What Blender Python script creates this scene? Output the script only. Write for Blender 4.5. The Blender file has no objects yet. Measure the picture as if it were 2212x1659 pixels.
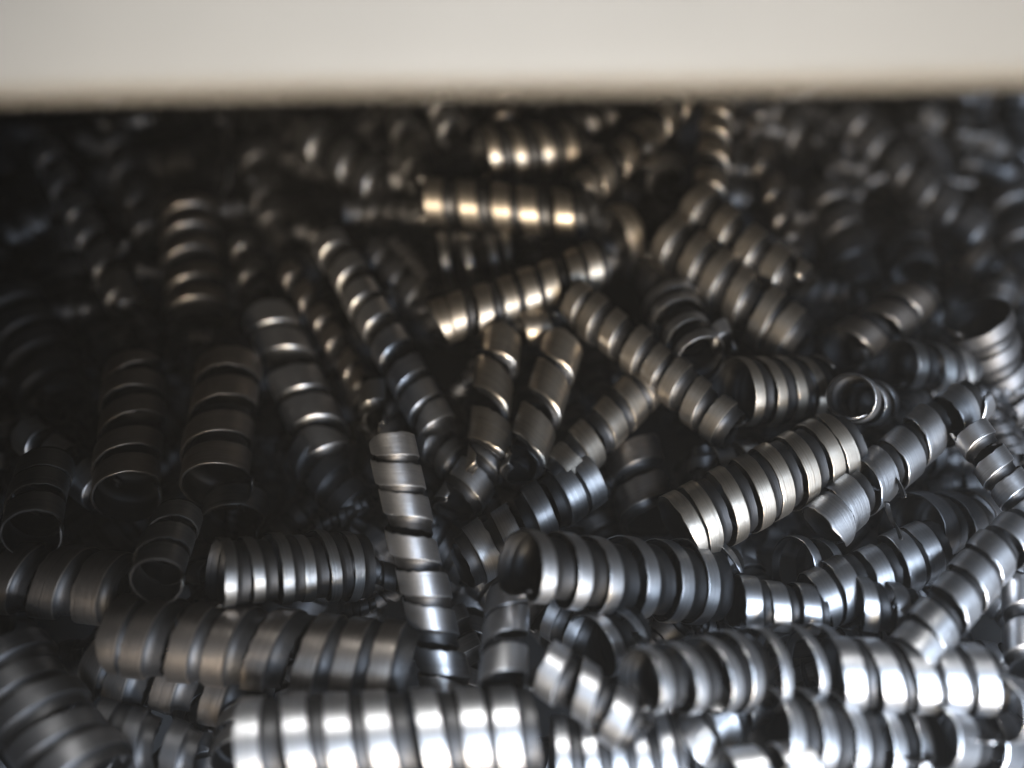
import bpy, math, random
from mathutils import Vector, Matrix
R = math.radians
scene = bpy.context.scene
col = scene.collection
random.seed(7)

# ------------------------------------------------------------------ camera
PITCH = R(60)          # looking down into the bin
DIST = 0.150           # metres to the middle of the heap
HFOV = R(60)
cam_d = bpy.data.cameras.new('camera')
cam = bpy.data.objects.new('camera', cam_d)
col.objects.link(cam)
cam.location = (0, -DIST*math.cos(PITCH), DIST*math.sin(PITCH))
cam.rotation_euler = (math.pi/2-PITCH, 0, 0)
cam_d.sensor_width = 36
cam_d.lens = 18/math.tan(HFOV/2)
cam_d.clip_start = 0.002
cam_d.clip_end = 50
cam_d.dof.use_dof = True
cam_d.dof.focus_distance = 0.127
cam_d.dof.aperture_fstop = 4.9
scene.camera = cam

# ------------------------------------------------------------------ world, lamps, exposure
w = bpy.data.worlds.new('World'); scene.world = w; w.use_nodes = True
bg = w.node_tree.nodes['Background']
bg.inputs[0].default_value = (0.78, 0.69, 0.60, 1); bg.inputs[1].default_value = 0.014
scene.view_settings.view_transform = 'Standard'
scene.view_settings.look = 'None'
scene.view_settings.exposure = 0.0
scene.view_settings.gamma = 1.0

def area(name, loc, target, sx, sy, power, color, spread=180):
    l = bpy.data.lights.new(name, 'AREA'); l.shape = 'RECTANGLE'
    l.size = sx; l.size_y = sy; l.energy = power; l.color = color; l.spread = R(spread)
    o = bpy.data.objects.new(name, l); col.objects.link(o)
    o.location = loc
    o.rotation_euler = (Vector(target)-Vector(loc)).to_track_quat('-Z', 'Y').to_euler()
    return o
COOL = (0.68, 0.81, 1.0); WARM = (1.0, 0.82, 0.60)
area('window_light', (0.15, -0.19, 0.065), (0.088, -0.050, 0), 0.30, 0.07, 0.14, COOL, 26)
area('window_light', (0.14, -0.165, 0.135), (0.088, -0.050, 0), 0.30, 0.08, 0.15, COOL, 28)
area('window_light', (0.14, -0.120, 0.195), (0.088, -0.048, 0), 0.26, 0.10, 0.10, COOL, 28)
area('warm_light', (0.08, -0.34, 0.115), (0.014, 0.064, 0), 0.14, 0.07, 0.032, WARM, 14)
area('warm_light', (0.06, -0.30, 0.185), (0.018, 0.055, 0), 0.16, 0.08, 0.055, WARM, 13)
area('warm_light', (-0.04, -0.34, 0.13), (-0.02, 0.02, 0), 0.20, 0.08, 0.007, WARM, 56)  # added broad warm fill for the dim left side
area('ledge_light', (0.02, 0.25, 0.55), (0.012, -0.01, 0.07), 0.16, 0.16, 0.095, (1.0, 0.985, 0.965), 16)  # unseen lamp added to light the pale ledge alone

# ------------------------------------------------------------------ materials
def nn(nt, t, x=0, y=0, **kw):
    n = nt.nodes.new(t); n.location = (x, y)
    for k, v in kw.items(): setattr(n, k, v)
    return n
def metal(name, base, rough, tint=None):
    m = bpy.data.materials.new(name); m.use_nodes = True; nt = m.node_tree
    b = nt.nodes['Principled BSDF']; L = nt.links.new
    b.inputs['Metallic'].default_value = 1.0
    tc = nn(nt, 'ShaderNodeTexCoord'); oi = nn(nt, 'ShaderNodeObjectInfo')
    mp = nn(nt, 'ShaderNodeMapping'); mp.inputs['Scale'].default_value = (0.5, 26, 1)
    L(tc.outputs['UV'], mp.inputs['Vector'])
    cb = nn(nt, 'ShaderNodeCombineXYZ'); ml = nn(nt, 'ShaderNodeMath', operation='MULTIPLY'); ml.inputs[1].default_value = 40
    L(oi.outputs['Random'], ml.inputs[0]); L(ml.outputs[0], cb.inputs[2]); L(cb.outputs[0], mp.inputs['Location'])
    n1 = nn(nt, 'ShaderNodeTexNoise'); n1.inputs['Scale'].default_value = 1.0; n1.inputs['Detail'].default_value = 5
    L(mp.outputs[0], n1.inputs['Vector'])
    n2 = nn(nt, 'ShaderNodeTexNoise'); n2.inputs['Scale'].default_value = 260; n2.inputs['Detail'].default_value = 4
    L(tc.outputs['Object'], n2.inputs['Vector'])
    # colour: steel with streaks and faint oxide patches
    r1 = nn(nt, 'ShaderNodeValToRGB')
    r1.color_ramp.elements[0].position = .30; r1.color_ramp.elements[1].position = .72
    d = tint or base
    r1.color_ramp.elements[0].color = (*[c*.55 for c in d], 1); r1.color_ramp.elements[1].color = (*base, 1)
    mx = nn(nt, 'ShaderNodeMath', operation='MULTIPLY_ADD'); mx.inputs[1].default_value = .5
    L(n1.outputs[0], mx.inputs[0])
    h = nn(nt, 'ShaderNodeMath', operation='MULTIPLY'); h.inputs[1].default_value = .5
    L(n2.outputs[0], h.inputs[0]); L(h.outputs[0], mx.inputs[2]); L(mx.outputs[0], r1.inputs[0])
    L(r1.outputs[0], b.inputs['Base Color'])
    mr = nn(nt, 'ShaderNodeMapRange'); mr.inputs[1].default_value = .3; mr.inputs[2].default_value = .7
    mr.inputs[3].default_value = rough+.20; mr.inputs[4].default_value = rough
    L(mx.outputs[0], mr.inputs[0]); L(mr.outputs[0], b.inputs['Roughness'])
    bp = nn(nt, 'ShaderNodeBump'); bp.inputs['Strength'].default_value = .35; bp.inputs['Distance'].default_value = .00012
    L(n1.outputs[0], bp.inputs['Height']); L(bp.outputs[0], b.inputs['Normal'])
    return m
STEEL = metal('bright_steel', (.60, .605, .62), .31)
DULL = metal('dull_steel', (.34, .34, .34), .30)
BROWN = metal('straw_tinted_shade_steel', (.32, .29, .26), .32, (.30, .26, .23))  # heat tint, with shade put into the colour on some dim coils
DARK = metal('shade_dark_steel', (.15, .15, .155), .45)  # shade painted into the steel of dim-corner and deep coils
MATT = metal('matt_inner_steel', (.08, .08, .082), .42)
INNER = metal('hole_shade_steel', (.035, .035, .036), .5)  # darkness inside the tubes put into the inner-face colour
STRAW_LIT = metal('straw_warm_lit_steel', (.58, .53, .46), .31, (.46, .40, .33))  # straw tint that also carries the warm light on these coils
MATS = {'w': STRAW_LIT, 'k': DARK, 's': STEEL, 'd': DULL, 'b': BROWN}

def plain(name, colr, rough, scale, amt, bump=0.0):
    m = bpy.data.materials.new(name); m.use_nodes = True; nt = m.node_tree; L = nt.links.new
    b = nt.nodes['Principled BSDF']; b.inputs['Roughness'].default_value = rough
    tc = nn(nt, 'ShaderNodeTexCoord')
    n = nn(nt, 'ShaderNodeTexNoise'); n.inputs['Scale'].default_value = scale; n.inputs['Detail'].default_value = 6
    L(tc.outputs['Object'], n.inputs['Vector'])
    r = nn(nt, 'ShaderNodeValToRGB')
    r.color_ramp.elements[0].position = .3; r.color_ramp.elements[1].position = .7
    r.color_ramp.elements[0].color = (*[c*(1-amt) for c in colr], 1); r.color_ramp.elements[1].color = (*colr, 1)
    L(n.outputs[0], r.inputs[0]); L(r.outputs[0], b.inputs['Base Color'])
    if bump:
        bp = nn(nt, 'ShaderNodeBump'); bp.inputs['Strength'].default_value = bump; bp.inputs['Distance'].default_value = .0004
        L(n.outputs[0], bp.inputs['Height']); L(bp.outputs[0], b.inputs['Normal'])
    return m
PALE = plain('pale_enamel', (.50, .495, .48), .5, 22, .16, .2)
BLACK = plain('black_steel_sheet', (.008, .008, .0085), .7, 60, .4, .3)

# ------------------------------------------------------------------ pixel -> place on the heap (photo measured on a 2212 x 1659 grid)
W, H = 2212.0, 1659.0
TANX = math.tan(HFOV/2)
RIGHT = Vector((1, 0, 0)); UP = Vector((0, math.sin(PITCH), math.cos(PITCH))); FWD = Vector((0, math.cos(PITCH), -math.sin(PITCH)))
def ray(px, py):
    return FWD + RIGHT*((px/W-.5)*2*TANX) - UP*((py-H/2)/W*2*TANX)
def depth_at(px, py, z):
    d = ray(px, py)
    return (z-cam.location.z)/d.z
def at_depth(px, py, t):
    return cam.location + ray(px, py)*t
MMPX = lambda t: t*2*TANX/W     # metres per grid pixel at depth t

def sstep(a, b, x):
    t = max(0., min(1., (x-a)/(b-a))); return t*t*(3-2*t)
def sag(x, y):
    """how far the heap sinks (metres): hollows added at the left and far right corner to put them in shade"""
    return .009*sstep(-.012, -.05, x)*sstep(-.034, -.004, y) + .013*sstep(.040, .070, x)*sstep(.004, .03, y)
# ------------------------------------------------------------------ the coils
def ribbon(P0, P1, rad, pitch, flat=.58, flange=None, drop=.13, hand=1, phase=0., bend=0., wob=.03, thick=.035,
           taper=0., seed=0, seg=30, jag=.05, cup=0.):
    """Helical strip wound round the line P0-P1. Returns verts, faces, uvs."""
    rng = random.Random(seed)
    ax = P1-P0; Ln = ax.length; a = ax/Ln
    ref = Vector((0, 0, 1)) if abs(a.z) < .85 else Vector((0, 1, 0))
    u = a.cross(ref).normalized(); v = a.cross(u)
    turns = Ln/pitch
    if flange is None: flange = max(.1, 1.07-flat)
    n = max(10, int(turns*seg))
    fl = flat*pitch; fg = flange*pitch; dr = drop*pitch; th = thick*pitch*1.4
    lip = .020*pitch
    # cross-section (axial offset, radial offset), closed loop
    if fg > 0:
        out = [(0, -lip), (.03*fl, lip*.2), (.06*fl, 0), (.5*fl, .004*pitch), (.96*fl, 0), (fl, -.025*pitch),
               (fl+.05*pitch, -dr*.8), (fl+.50*fg, -dr), (fl+.9*fg, -dr*1.02), (fl+fg, -dr)]
    else:
        out = [(0, -lip), (.04*fl, 0), (.14*fl, 0), (.5*fl, .004*pitch), (.86*fl, 0), (.96*fl, 0), (fl, -lip)]
    sec = out + [(s, r-th) for s, r in reversed(out)]
    m = len(sec); mo = len(out)
    f1, f2, f3 = (rng.uniform(0, 6.28) for _ in range(3))
    q1, q2, q3 = rng.uniform(.35, .8), rng.uniform(1.1, 1.7), rng.uniform(.2, .4)
    verts = []; uvs = []; faces = []
    bdir = (u*math.cos(f3)+v*math.sin(f3))
    bend = bend or rng.uniform(-.03, .03)
    kink = rng.uniform(.2, .8); kamp = rng.uniform(-.10, .10)*rad
    tipn = seg*.22
    def F(f):                                # the end turns close up so that the tube ends nearly square
        if turns < 2: return f
        t = f*turns; tot = turns-2*.45*min(.85, turns/2)
        g = t-.45*min(t, .85)-.45*max(0, t-(turns-.85))
        return g/tot
    for i in range(n+1):
        t = i/seg                               # in turns
        f = i/n
        ang = hand*2*math.pi*t+phase
        rr = rad*(1+taper*(f-.5))*(1+wob*math.sin(q1*ang+f1)+wob*.5*math.sin(q2*ang+f2))
        pw = pitch*.10*math.sin(q3*ang+f1)+pitch*.05*math.sin(q2*ang*.7+f3)
        c = P0 + a*(Ln*F(f)+pw*min(1, t, turns-t)) + bdir*(bend*Ln*(4*f*(1-f)))+u*(rad*wob*1.3*math.sin(q2*t*2+f2)) + v*(kamp*sstep(kink-.1, kink+.1, f)*(1-f))
        # the strip narrows to a torn tip at both ends
        e = min(1, (i+.6)/tipn, (n-i+.6)/tipn)
        e = e**.6
        dirr = u*math.cos(ang)+v*math.sin(ang)
        wj = 1+jag*rng.uniform(-1, 1)
        mid = (fl+fg)*.5
        for k, (s, ro) in enumerate(sec):
            ss = mid+(s-mid)*e*wj
            verts.append(c + a*(ss-mid) + dirr*(rr+ro+cup*(s-mid)))
            uvs.append((t*2.2, s/pitch))
    for i in range(n):
        for k in range(m):
            k2 = (k+1) % m
            q = (i*m+k, i*m+k2, (i+1)*m+k2, (i+1)*m+k)
            faces.append(q if hand > 0 else q[::-1])
    faces.append(tuple(range(m)) if hand < 0 else tuple(range(m))[::-1])
    faces.append(tuple(n*m+k for k in range(m)) if hand > 0 else tuple(n*m+k for k in range(m))[::-1])
    return verts, faces, uvs, m, mo, n

def mesh_from(name, parts, mat):
    V = []; F = []; UV = []; sharp = set()
    for verts, faces, uvs, m, mo, n in parts:
        o = len(V)
        V += [tuple(p) for p in verts]; UV += uvs
        F += [tuple(i+o for i in f) for f in faces]
        for i in range(n):
            for k in (0, 2, 4, mo-1, mo, m-1):
                sharp.add((o+i*m+k, o+(i+1)*m+k))
    me = bpy.data.meshes.new(name); me.from_pydata(V, [], F); me.update()
    uvl = me.uv_layers.new(name='UVMap')
    li = [0]*len(me.loops); me.loops.foreach_get('vertex_index', li)
    flat = [0.0]*(2*len(li))
    for j, vi in enumerate(li): flat[2*j], flat[2*j+1] = UV[vi]
    uvl.data.foreach_set('uv', flat)
    me.polygons.foreach_set('use_smooth', [True]*len(me.polygons))
    ev = [0]*(2*len(me.edges)); me.edges.foreach_get('vertices', ev)
    at = me.attributes.new('sharp_edge', 'BOOLEAN', 'EDGE')
    at.data.foreach_set('value', [((ev[2*j], ev[2*j+1]) in sharp or (ev[2*j+1], ev[2*j]) in sharp) for j in range(len(me.edges))])
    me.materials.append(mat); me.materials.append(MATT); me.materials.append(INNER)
    mi = []
    for verts, faces, uvs, m, mo, n in parts:
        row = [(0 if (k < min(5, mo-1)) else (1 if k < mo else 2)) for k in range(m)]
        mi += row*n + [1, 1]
    me.polygons.foreach_set('material_index', mi)
    return me

GROUP = 'coiled metal strips heaped in the bin'
count = [0]
def coil(x1, y1, x2, y2, r, pitch, label, phi=0, lift=0, mat='s', **kw):
    """ends and radius on the photo grid; phi tips end 1 towards the camera; lift in mm above the heap level"""
    count[0] += 1
    z = lift*.001
    q = at_depth((x1+x2)/2, (y1+y2)/2, depth_at((x1+x2)/2, (y1+y2)/2, z))
    z -= sag(q.x, q.y)
    t = depth_at((x1+x2)/2, (y1+y2)/2, z)
    s = MMPX(t)
    # end depths: half follows the slope of the heap, then the tilt
    t1 = depth_at(x1, y1, z); t2 = depth_at(x2, y2, z)
    L2 = math.hypot(x2-x1, y2-y1)*s
    if phi is not None:
        d = L2*math.tan(R(phi))/2
        if phi: t1 = t-d; t2 = t+d
    P0 = at_depth(x1, y1, t1); P1 = at_depth(x2, y2, t2)
    c = (P0+P1)/2
    pw = pitch*s*((P1-P0).length/max(L2, 1e-6))
    pr = ribbon(P0-c, P1-c, r*s, pw, seed=count[0]*13+5, **kw)
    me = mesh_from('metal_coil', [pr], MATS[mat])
    o = bpy.data.objects.new('metal_coil', me); col.objects.link(o)
    o.location = c
    o['label'] = label; o['category'] = 'metal coil'; o['group'] = GROUP
    return o

N = dict(flange=0, drop=0)    # plain narrow strip with open gaps
# ---- top, under the pale edge
coil(942, 205, 976, 292, 30, 40, 'short pinkish torn coil poking out under the pale edge, left of the narrow-banded coil', lift=6, mat='s', flat=.8, flange=.1)
coil(1100, 190, 1086, 290, 27, 42, 'dark upright coil dropping from the pale edge onto the narrow-banded level coil', lift=5, mat='b')
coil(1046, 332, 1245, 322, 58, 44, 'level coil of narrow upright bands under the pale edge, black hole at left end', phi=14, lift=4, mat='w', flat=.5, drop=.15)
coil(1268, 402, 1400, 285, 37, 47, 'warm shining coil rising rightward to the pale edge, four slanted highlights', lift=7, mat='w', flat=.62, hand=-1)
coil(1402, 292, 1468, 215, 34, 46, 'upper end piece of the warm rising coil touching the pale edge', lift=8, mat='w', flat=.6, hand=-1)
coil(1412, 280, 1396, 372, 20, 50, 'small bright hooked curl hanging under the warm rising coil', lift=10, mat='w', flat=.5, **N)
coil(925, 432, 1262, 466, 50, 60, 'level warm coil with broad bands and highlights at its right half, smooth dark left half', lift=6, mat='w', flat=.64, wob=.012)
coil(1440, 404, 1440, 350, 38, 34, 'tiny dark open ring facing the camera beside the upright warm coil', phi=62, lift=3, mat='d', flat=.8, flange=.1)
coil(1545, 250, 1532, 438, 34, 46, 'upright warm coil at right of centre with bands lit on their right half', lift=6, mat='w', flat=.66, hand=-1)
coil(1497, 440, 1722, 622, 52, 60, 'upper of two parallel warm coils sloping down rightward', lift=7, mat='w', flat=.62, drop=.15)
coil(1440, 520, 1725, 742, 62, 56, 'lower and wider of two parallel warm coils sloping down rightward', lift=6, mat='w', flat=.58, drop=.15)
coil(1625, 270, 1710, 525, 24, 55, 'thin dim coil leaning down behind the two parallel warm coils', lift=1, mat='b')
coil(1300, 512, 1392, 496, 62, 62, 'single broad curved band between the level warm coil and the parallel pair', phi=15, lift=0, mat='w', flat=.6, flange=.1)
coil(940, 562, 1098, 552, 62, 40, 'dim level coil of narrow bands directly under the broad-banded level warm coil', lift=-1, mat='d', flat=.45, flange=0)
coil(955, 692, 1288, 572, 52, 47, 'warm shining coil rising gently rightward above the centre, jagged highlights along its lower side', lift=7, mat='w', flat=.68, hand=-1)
coil(1235, 648, 1572, 926, 50, 52, 'long straight coil sloping down rightward through the centre to the row of bright narrow bands', lift=8, mat='w', flat=.62)
coil(1512, 772, 1440, 650, 60, 34, 'dark round opening ringed by curved bands just below the two parallel coils', phi=50, lift=6, flat=.5, taper=.25)
coil(1540, 690, 1568, 760, 24, 45, 'short bright scrap touching the rim of the dark round opening', lift=8, flat=.7, flange=.1)
coil(1588, 846, 1768, 838, 74, 38, 'coil with three bright cream narrow bands and an oval black hole at its left end', phi=22, lift=6, mat='w', flat=.52, drop=.15, wob=.01)
coil(1843, 858, 1895, 872, 48, 18, 'ring facing the camera with a thin bright rim and a spark inside at its right', phi=70, lift=8, flat=.6)
coil(1832, 752, 1985, 640, 50, 58, 'blurred brownish coil rising rightward above the bright-rimmed ring', lift=4, mat='b', flat=.7)
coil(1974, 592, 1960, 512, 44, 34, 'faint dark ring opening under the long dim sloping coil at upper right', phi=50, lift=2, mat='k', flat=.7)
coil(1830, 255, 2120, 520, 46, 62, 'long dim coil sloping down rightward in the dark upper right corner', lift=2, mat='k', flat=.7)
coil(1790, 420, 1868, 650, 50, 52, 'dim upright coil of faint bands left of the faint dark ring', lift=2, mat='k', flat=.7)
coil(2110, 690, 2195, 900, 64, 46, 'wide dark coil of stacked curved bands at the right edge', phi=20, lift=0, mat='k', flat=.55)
coil(1945, 785, 2075, 800, 52, 44, 'dim level coil with a crescent highlight between the bright-rimmed ring and the wide stacked one', phi=18, lift=3, mat='d', flat=.5)
coil(2090, 560, 2200, 665, 48, 52, 'brownish blurred coil near the right edge above the wide stacked coil', lift=1, mat='b')
coil(1255, 270, 1330, 250, 30, 34, 'small dark scrap tucked under the pale edge left of the warm rising coil', lift=2, mat='d')
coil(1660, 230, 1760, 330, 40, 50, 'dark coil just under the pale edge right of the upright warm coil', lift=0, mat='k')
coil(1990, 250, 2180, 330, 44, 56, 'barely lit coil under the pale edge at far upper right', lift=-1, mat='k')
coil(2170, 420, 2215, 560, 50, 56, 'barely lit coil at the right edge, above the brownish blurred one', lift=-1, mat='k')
# ---- middle
coil(1082, 745, 1052, 1010, 44, 84, 'upright coil with two pale streaks, left one of the upright pair below centre', lift=6, mat='w', flat=.82, flange=.10, hand=-1)
coil(1212, 755, 1132, 1015, 46, 86, 'upright coil with warm and cool streaks, right one of the upright pair below centre', lift=7, mat='w', flat=.82, flange=.10, hand=-1)
coil(1030, 722, 1200, 708, 42, 70, 'short level coil capping the upright pair, bright at its right end', lift=4, mat='w', flat=.8, flange=.1)
coil(1392, 836, 1205, 1030, 50, 58, 'coil sloping down leftward below the long straight one, a warm gleam on its middle', lift=5, mat='w', flat=.68, hand=-1)
coil(1060, 985, 985, 1100, 52, 62, 'bluish torn coil hanging below the left upright streaked coil', lift=3, flat=.75, hand=-1)
coil(1262, 1040, 1010, 1215, 64, 62, 'cool silvery coil with four bright slanted band ends, left of the large black oval hole', lift=4, flat=.66, hand=-1)
coil(1360, 960, 1400, 1130, 60, 66, 'dim greenish coil in shade between the large open coil and the gold-edged one', lift=-1, mat='b', flat=.8)
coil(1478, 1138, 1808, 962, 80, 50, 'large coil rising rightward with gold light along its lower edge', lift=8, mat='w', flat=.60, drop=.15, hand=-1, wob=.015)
coil(1133, 1216, 1545, 1256, 84, 61, 'big grey hooped coil with a large black oval hole at its left end, centre', phi=27, lift=11, flat=.44, drop=.15, wob=.012, taper=.34)
coil(1790, 1130, 2100, 862, 55, 66, 'cool grey coil rising rightward to the right of the gold-edged one', lift=9, flat=.74, hand=-1)
coil(2096, 930, 2235, 1130, 42, 56, 'brilliant white coil sloping down to the right edge', lift=13, flat=.72)
coil(1926, 985, 1945, 1075, 12, 150, 'small drop-like metal tip hanging below the cool grey rising coil', lift=12, flat=.10, **N)
coil(1922, 1085, 1940, 1165, 12, 150, 'bright drop-like metal tip, lower of the two hanging ones', lift=12, flat=.12, **N)
coil(1770, 1290, 2010, 1180, 66, 56, 'blurred silvery coil with a gold fleck, below the cool grey rising one', lift=7, flat=.66, hand=-1)
coil(1970, 1135, 2140, 1120, 72, 50, 'big dim ring-shaped coil with thin bright edges inside the brilliant coils at right', phi=30, lift=2, mat='k', flat=.6, wob=.01)
coil(1696, 1222, 1788, 1216, 58, 46, 'dark open coil with one crescent highlight under the gold-edged coil', phi=22, lift=4, flat=.4, flange=0)
coil(1595, 1300, 1775, 1318, 54, 52, 'short level coil with a white gleam above the thin-hooped loose coil', lift=8, flat=.72)
coil(1840, 1300, 1965, 1320, 58, 54, 'short level coil of two flashing bands above the brilliant banded one', lift=9, flat=.6)
coil(1985, 1405, 2215, 1140, 55, 58, 'dazzling coil rising to the right edge with a broken chain of white highlights', lift=14, flat=.76, hand=-1)
coil(1806, 1449, 2128, 1466, 76, 62, 'level brilliant coil of broad white bands at lower right', lift=13, flat=.72, wob=.01)
coil(1388, 1464, 1605, 1444, 78, 50, 'coil with a bright-rimmed oval hole at its left end, lower middle', phi=32, lift=15, flat=.46, drop=.15, wob=.01, taper=.45)
coil(1612, 1445, 1790, 1432, 88, 54, 'loose coil showing thin hooped edges, between the bright-rimmed hole and the brilliant banded coil', phi=26, lift=12, flat=.34, wob=.01, **N)
coil(1270, 1400, 1355, 1376, 70, 48, 'short coil with a dim hole and a silver sliver beside it, above the bright-rimmed hole', phi=30, lift=10, flat=.5, taper=.2)
coil(1180, 1320, 1262, 1372, 52, 46, 'short coil of two upright bluish bands under the big hooped coil', lift=7, flat=.55)
coil(1178, 1440, 1375, 1580, 60, 66, 'shining coil sloping down rightward with three bright slanted bands, lower middle', lift=15, flat=.70, drop=.2)
coil(1205, 1640, 1450, 1636, 96, 48, 'coil of tall white upright bands at the bottom edge, below the shining sloping one', lift=8, flat=.56, drop=.15)
coil(1500, 1610, 1620, 1500, 60, 70, 'short grey coil under the bright-rimmed one, leaning right', lift=8, flat=.8, hand=-1)
coil(1652, 1578, 1960, 1618, 92, 60, 'coil with a dark hole at left and wide-spaced pale hoops, bottom right of the middle', phi=20, lift=9, flat=.46, drop=.15, taper=.2)
coil(2000, 1582, 2170, 1600, 78, 74, 'coil with a shaded round hole and thick curved bands at the lower right', phi=34, lift=9, flat=.58, taper=.3)
coil(2135, 1528, 2240, 1540, 70, 64, 'open coil end with a bright crescent at the lower right edge', phi=36, lift=13, flat=.6)
coil(2205, 1240, 2215, 1440, 36, 80, 'upright silvery coil cut by the right edge, beside the dazzling one', lift=12, flat=.8)
coil(1580, 1670, 1760, 1645, 52, 80, 'smooth pale coil lying on the bottom edge below the wide-spaced hoops', lift=14, flat=.84, flange=.08)
coil(1700, 985, 1540, 1000, 44, 52, 'bluish dull coil lying over the top of the gold-edged large one', lift=1, flat=.7)
coil(2090, 1190, 2215, 1260, 50, 54, 'grey coil in the shade behind the dazzling rising coil', lift=0)
# ---- left half
coil(846, 965, 966, 1500, 52, 74, 'slim streaked upright coil left of centre with white glints running down to its lower end', phi=-9, lift=12, flat=.72, drop=.10, wob=.05, hand=-1)
coil(1090, 1474, 1100, 1295, 50, 60, 'upright grey coil with its black hole facing down, above the bottom row of broad bands', phi=42, lift=13, flat=.94, drop=.05)
coil(540, 1606, 1140, 1580, 96, 83, 'large level coil of broad bright bands along the bottom, left of centre', lift=13, flat=.64, drop=.11, wob=.008, jag=.01)
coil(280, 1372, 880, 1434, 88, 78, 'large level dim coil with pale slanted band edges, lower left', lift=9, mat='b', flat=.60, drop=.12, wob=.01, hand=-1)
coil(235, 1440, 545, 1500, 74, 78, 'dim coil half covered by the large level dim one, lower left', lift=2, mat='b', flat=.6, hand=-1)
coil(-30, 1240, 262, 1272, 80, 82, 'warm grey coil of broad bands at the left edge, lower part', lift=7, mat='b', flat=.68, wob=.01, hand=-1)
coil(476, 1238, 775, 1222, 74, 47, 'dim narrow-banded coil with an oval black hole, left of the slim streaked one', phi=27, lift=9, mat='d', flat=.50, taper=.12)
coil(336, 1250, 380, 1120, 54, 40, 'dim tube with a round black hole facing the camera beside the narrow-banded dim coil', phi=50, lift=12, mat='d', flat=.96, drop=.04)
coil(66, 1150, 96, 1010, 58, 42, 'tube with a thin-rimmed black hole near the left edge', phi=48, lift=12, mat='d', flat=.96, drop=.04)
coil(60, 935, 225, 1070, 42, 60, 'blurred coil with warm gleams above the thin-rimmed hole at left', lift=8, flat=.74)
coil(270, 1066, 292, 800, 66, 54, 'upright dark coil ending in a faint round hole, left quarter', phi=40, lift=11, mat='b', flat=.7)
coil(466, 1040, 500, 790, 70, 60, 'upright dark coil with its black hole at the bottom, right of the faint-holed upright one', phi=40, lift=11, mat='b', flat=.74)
coil(590, 700, 710, 985, 58, 70, 'dim leaning coil with a small bright point at its lower end, left of centre', lift=4, mat='s', flat=.74, hand=-1)
coil(100, 330, 275, 670, 34, 56, 'warm glinting blurred coil sloping down rightward at upper left', lift=4, mat='s', flat=.72)
coil(415, 460, 428, 700, 62, 44, 'dim upright coil of faint stacked bands at upper left', lift=3, mat='b', flat=.55)
coil(520, 520, 556, 650, 30, 48, 'small dim coil right of the faint stacked bands', lift=3, mat='d')
coil(494, 275, 474, 425, 14, 240, 'thin bright sliver standing alone in the dark upper left', lift=6, flat=.09, **N)
coil(680, 300, 850, 420, 50, 56, 'dim grey coil sloping down rightward, left of the smooth dark level coil', lift=2, mat='d')
coil(715, 530, 945, 930, 44, 58, 'long dim coil sloping steeply down rightward left of centre', lift=5, mat='s', flat=.66)
coil(622, 590, 780, 840, 26, 50, 'thin brownish coil running parallel below the long dim sloping coil', lift=4, mat='b', flat=.6)
coil(806, 820, 804, 915, 27, 60, 'short dim upright scrap above the slim streaked coil', lift=6, mat='d', flat=.8)
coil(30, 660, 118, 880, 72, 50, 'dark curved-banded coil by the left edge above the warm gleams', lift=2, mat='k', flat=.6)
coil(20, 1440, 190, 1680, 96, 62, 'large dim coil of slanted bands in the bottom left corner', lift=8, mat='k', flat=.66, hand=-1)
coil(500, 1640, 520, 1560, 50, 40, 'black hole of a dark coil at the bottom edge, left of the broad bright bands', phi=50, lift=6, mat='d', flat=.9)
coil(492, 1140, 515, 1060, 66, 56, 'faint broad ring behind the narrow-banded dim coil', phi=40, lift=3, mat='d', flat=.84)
coil(920, 930, 985, 1010, 42, 50, 'dim curl at the foot of the long dim sloping coil', lift=1, mat='d')
coil(800, 545, 920, 660, 42, 50, 'faint coil behind the upper end of the long dim sloping coil', lift=0, mat='k')
coil(250, 300, 330, 520, 36, 56, 'barely lit coil between the warm glinting one and the thin bright sliver', lift=0, mat='k')
coil(0, 520, 90, 480, 44, 50, 'barely lit coil at the left edge, upper part', lift=0, mat='k')
coil(560, 330, 600, 500, 40, 56, 'dark coil in shade right of the thin bright sliver', lift=-1, mat='k')
coil(860, 240, 905, 400, 28, 60, 'dim upright coil, tiny glint at its foot, left of the smooth dark level coil', lift=3, mat='d', flat=.8)
coil(0, 920, -20, 1060, 30, 60, 'dim sliver of a coil cut by the left edge', lift=6, mat='d')
coil(660, 960, 780, 1120, 54, 60, 'dark coil left of the top of the slim streaked one', lift=0, mat='k')
coil(960, 1330, 1010, 1440, 50, 56, 'dark coil in the gap right of the slim streaked one', lift=-2, mat='d')
coil(220, 1560, 430, 1640, 60, 64, 'dark coil lying under the bottom left banded ones', lift=2, mat='k')

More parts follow.
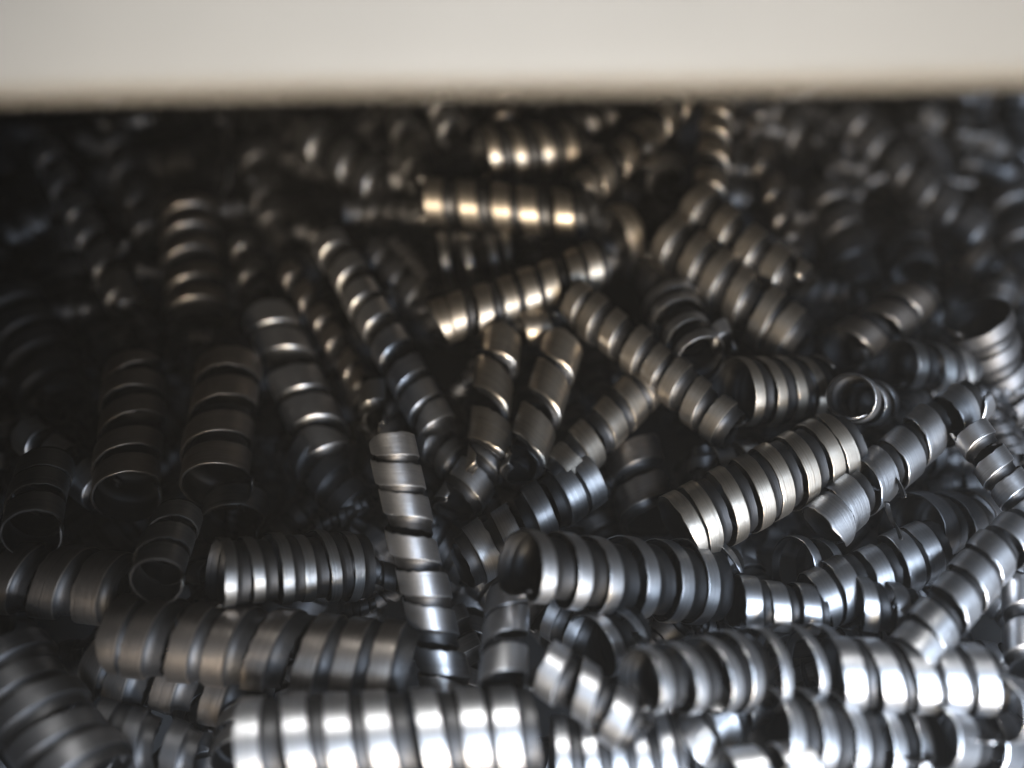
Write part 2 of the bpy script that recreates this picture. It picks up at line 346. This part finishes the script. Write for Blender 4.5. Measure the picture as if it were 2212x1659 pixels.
# ------------------------------------------------------------------ deep mass of shavings filling the bin below
rng = random.Random(3)
parts = []
for layer, (zz, n) in enumerate(((-.0030, 260), (-.008, 240), (-.013, 190))):
    for i in range(n):
        x = rng.uniform(-.135, .135); y = rng.uniform(-.075, .16)
        a = rng.uniform(0, math.pi); L = rng.uniform(.014, .032); r = rng.uniform(.0026, .0042)
        d = Vector((math.cos(a), math.sin(a), rng.uniform(-.3, .3)))*L/2
        c = Vector((x, y, zz-rng.uniform(0, .004)-sag(x, y)))
        parts.append(ribbon(c-d, c+d, r, r*rng.uniform(.8, 1.2), seed=i+layer*999, seg=18,
                            hand=rng.choice((-1, 1)), flat=rng.uniform(.5, .7), wob=.03))
for i in range(230):                        # short broken curls lodged between the big ones
    x = rng.uniform(-.10, .11); y = rng.uniform(-.065, .09)
    a = rng.uniform(0, math.pi); L = rng.uniform(.004, .011); r = rng.uniform(.0010, .0022)
    d = Vector((math.cos(a), math.sin(a), rng.uniform(-.5, .5)))*L/2
    c = Vector((x, y, rng.uniform(-.002, .003)-sag(x, y)))
    parts.append(ribbon(c-d, c+d, r, r*rng.uniform(1.0, 1.8), seed=i+5000, seg=16, hand=rng.choice((-1, 1)), flat=rng.uniform(.5, .8), wob=.10, jag=.12))
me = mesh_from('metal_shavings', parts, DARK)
o = bpy.data.objects.new('metal_shavings', me); col.objects.link(o)
o['kind'] = 'stuff'; o['label'] = 'dark tangled mass of coiled metal shavings deep under the top coils'; o['category'] = 'shavings'

# ------------------------------------------------------------------ bin: floor, added side wall shading the left, pale rolled edge
def box_mesh(name, x0, x1, y0, y1, z0, z1, mat):
    V = [(x, y, z) for x in (x0, x1) for y in (y0, y1) for z in (z0, z1)]
    F = [(0, 1, 3, 2), (4, 6, 7, 5), (0, 4, 5, 1), (2, 3, 7, 6), (0, 2, 6, 4), (1, 5, 7, 3)]
    me = bpy.data.meshes.new(name); me.from_pydata(V, [], F); me.update(); me.materials.append(mat)
    o = bpy.data.objects.new(name, me); col.objects.link(o); return o
wl = box_mesh('bin_shade_wall', -.002, .002, -.06, .13, -.034, .062, BLACK)  # wall added to keep light off the left of the heap
wl.location = (-.112, .01, 0); wl.rotation_euler = (0, 0, R(7)); wl['kind'] = 'structure'
fl = box_mesh('floor', -.5, .5, -.4, .5, -.045, -.035, BLACK); fl['kind'] = 'structure'

def pale_edge():
    """sheet with a rolled lower lip, above and in front of the far half of the heap"""
    # lip line follows the photo's slightly tilted edge
    td = .074
    A = at_depth(-3500, 262, td); B = at_depth(5700, 120, td)
    rl = .0010
    prof = []
    # roll: circle quarter then the flat top running away from the viewer (+y)
    for k in range(0, 19):
        ang = R(290 - k*(200/18))
        prof.append((rl*math.cos(ang), rl*math.sin(ang)))
    top = prof[-1]
    prof += [(top[0]+.004, top[1]+.0001), (top[0]+.02, top[1]+.0004), (top[0]+.22, top[1]+.004)]
    bot = prof[0]
    prof += [(top[0]+.22, bot[1]), (bot[0]+.01, bot[1])]
    V = []; F = []; n = 25; m = len(prof)
    for i in range(n):
        P = A.lerp(B, i/(n-1))
        for (dy, dz) in prof: V.append((P.x, P.y+dy+rl, P.z+dz-rl*.2+.00015*math.sin(i*1.3)))
    for i in range(n-1):
        for k in range(m):
            k2 = (k+1) % m
            F.append((i*m+k, (i+1)*m+k, (i+1)*m+k2, i*m+k2))
    F.append(tuple(range(m))); F.append(tuple((n-1)*m+k for k in range(m))[::-1])
    me = bpy.data.meshes.new('pale_ledge'); me.from_pydata(V, [], F); me.update(); me.materials.append(PALE)
    me.polygons.foreach_set('use_smooth', [len(p.vertices) == 4 for p in me.polygons])
    o = bpy.data.objects.new('pale_ledge', me); col.objects.link(o)
    o['label'] = 'pale cream ledge with a rounded blurred edge across the top, above the dark heap'; o['category'] = 'ledge'
pale_edge()

# ------------------------------------------------------------------ added thin volume standing in for the lens-flare veil
hz = box_mesh('lens_veil', -.60, .60, -.42, .60, -.06, .70, BLACK)
hz.data.materials.clear()
hm = bpy.data.materials.new('lens_veil'); hm.use_nodes = True; nt = hm.node_tree
nt.nodes.remove(nt.nodes['Principled BSDF'])
pv = nt.nodes.new('ShaderNodeVolumePrincipled'); pv.inputs['Density'].default_value = 0.17
pv.inputs['Color'].default_value = (.9, .92, .95, 1)
nt.links.new(pv.outputs[0], nt.nodes['Material Output'].inputs['Volume'])
hz.data.materials.append(hm); hz['kind'] = 'stuff'; hz['label'] = 'faint pale lens-flare veil, added as a volume over the heap'; hz['category'] = 'lens_veil'
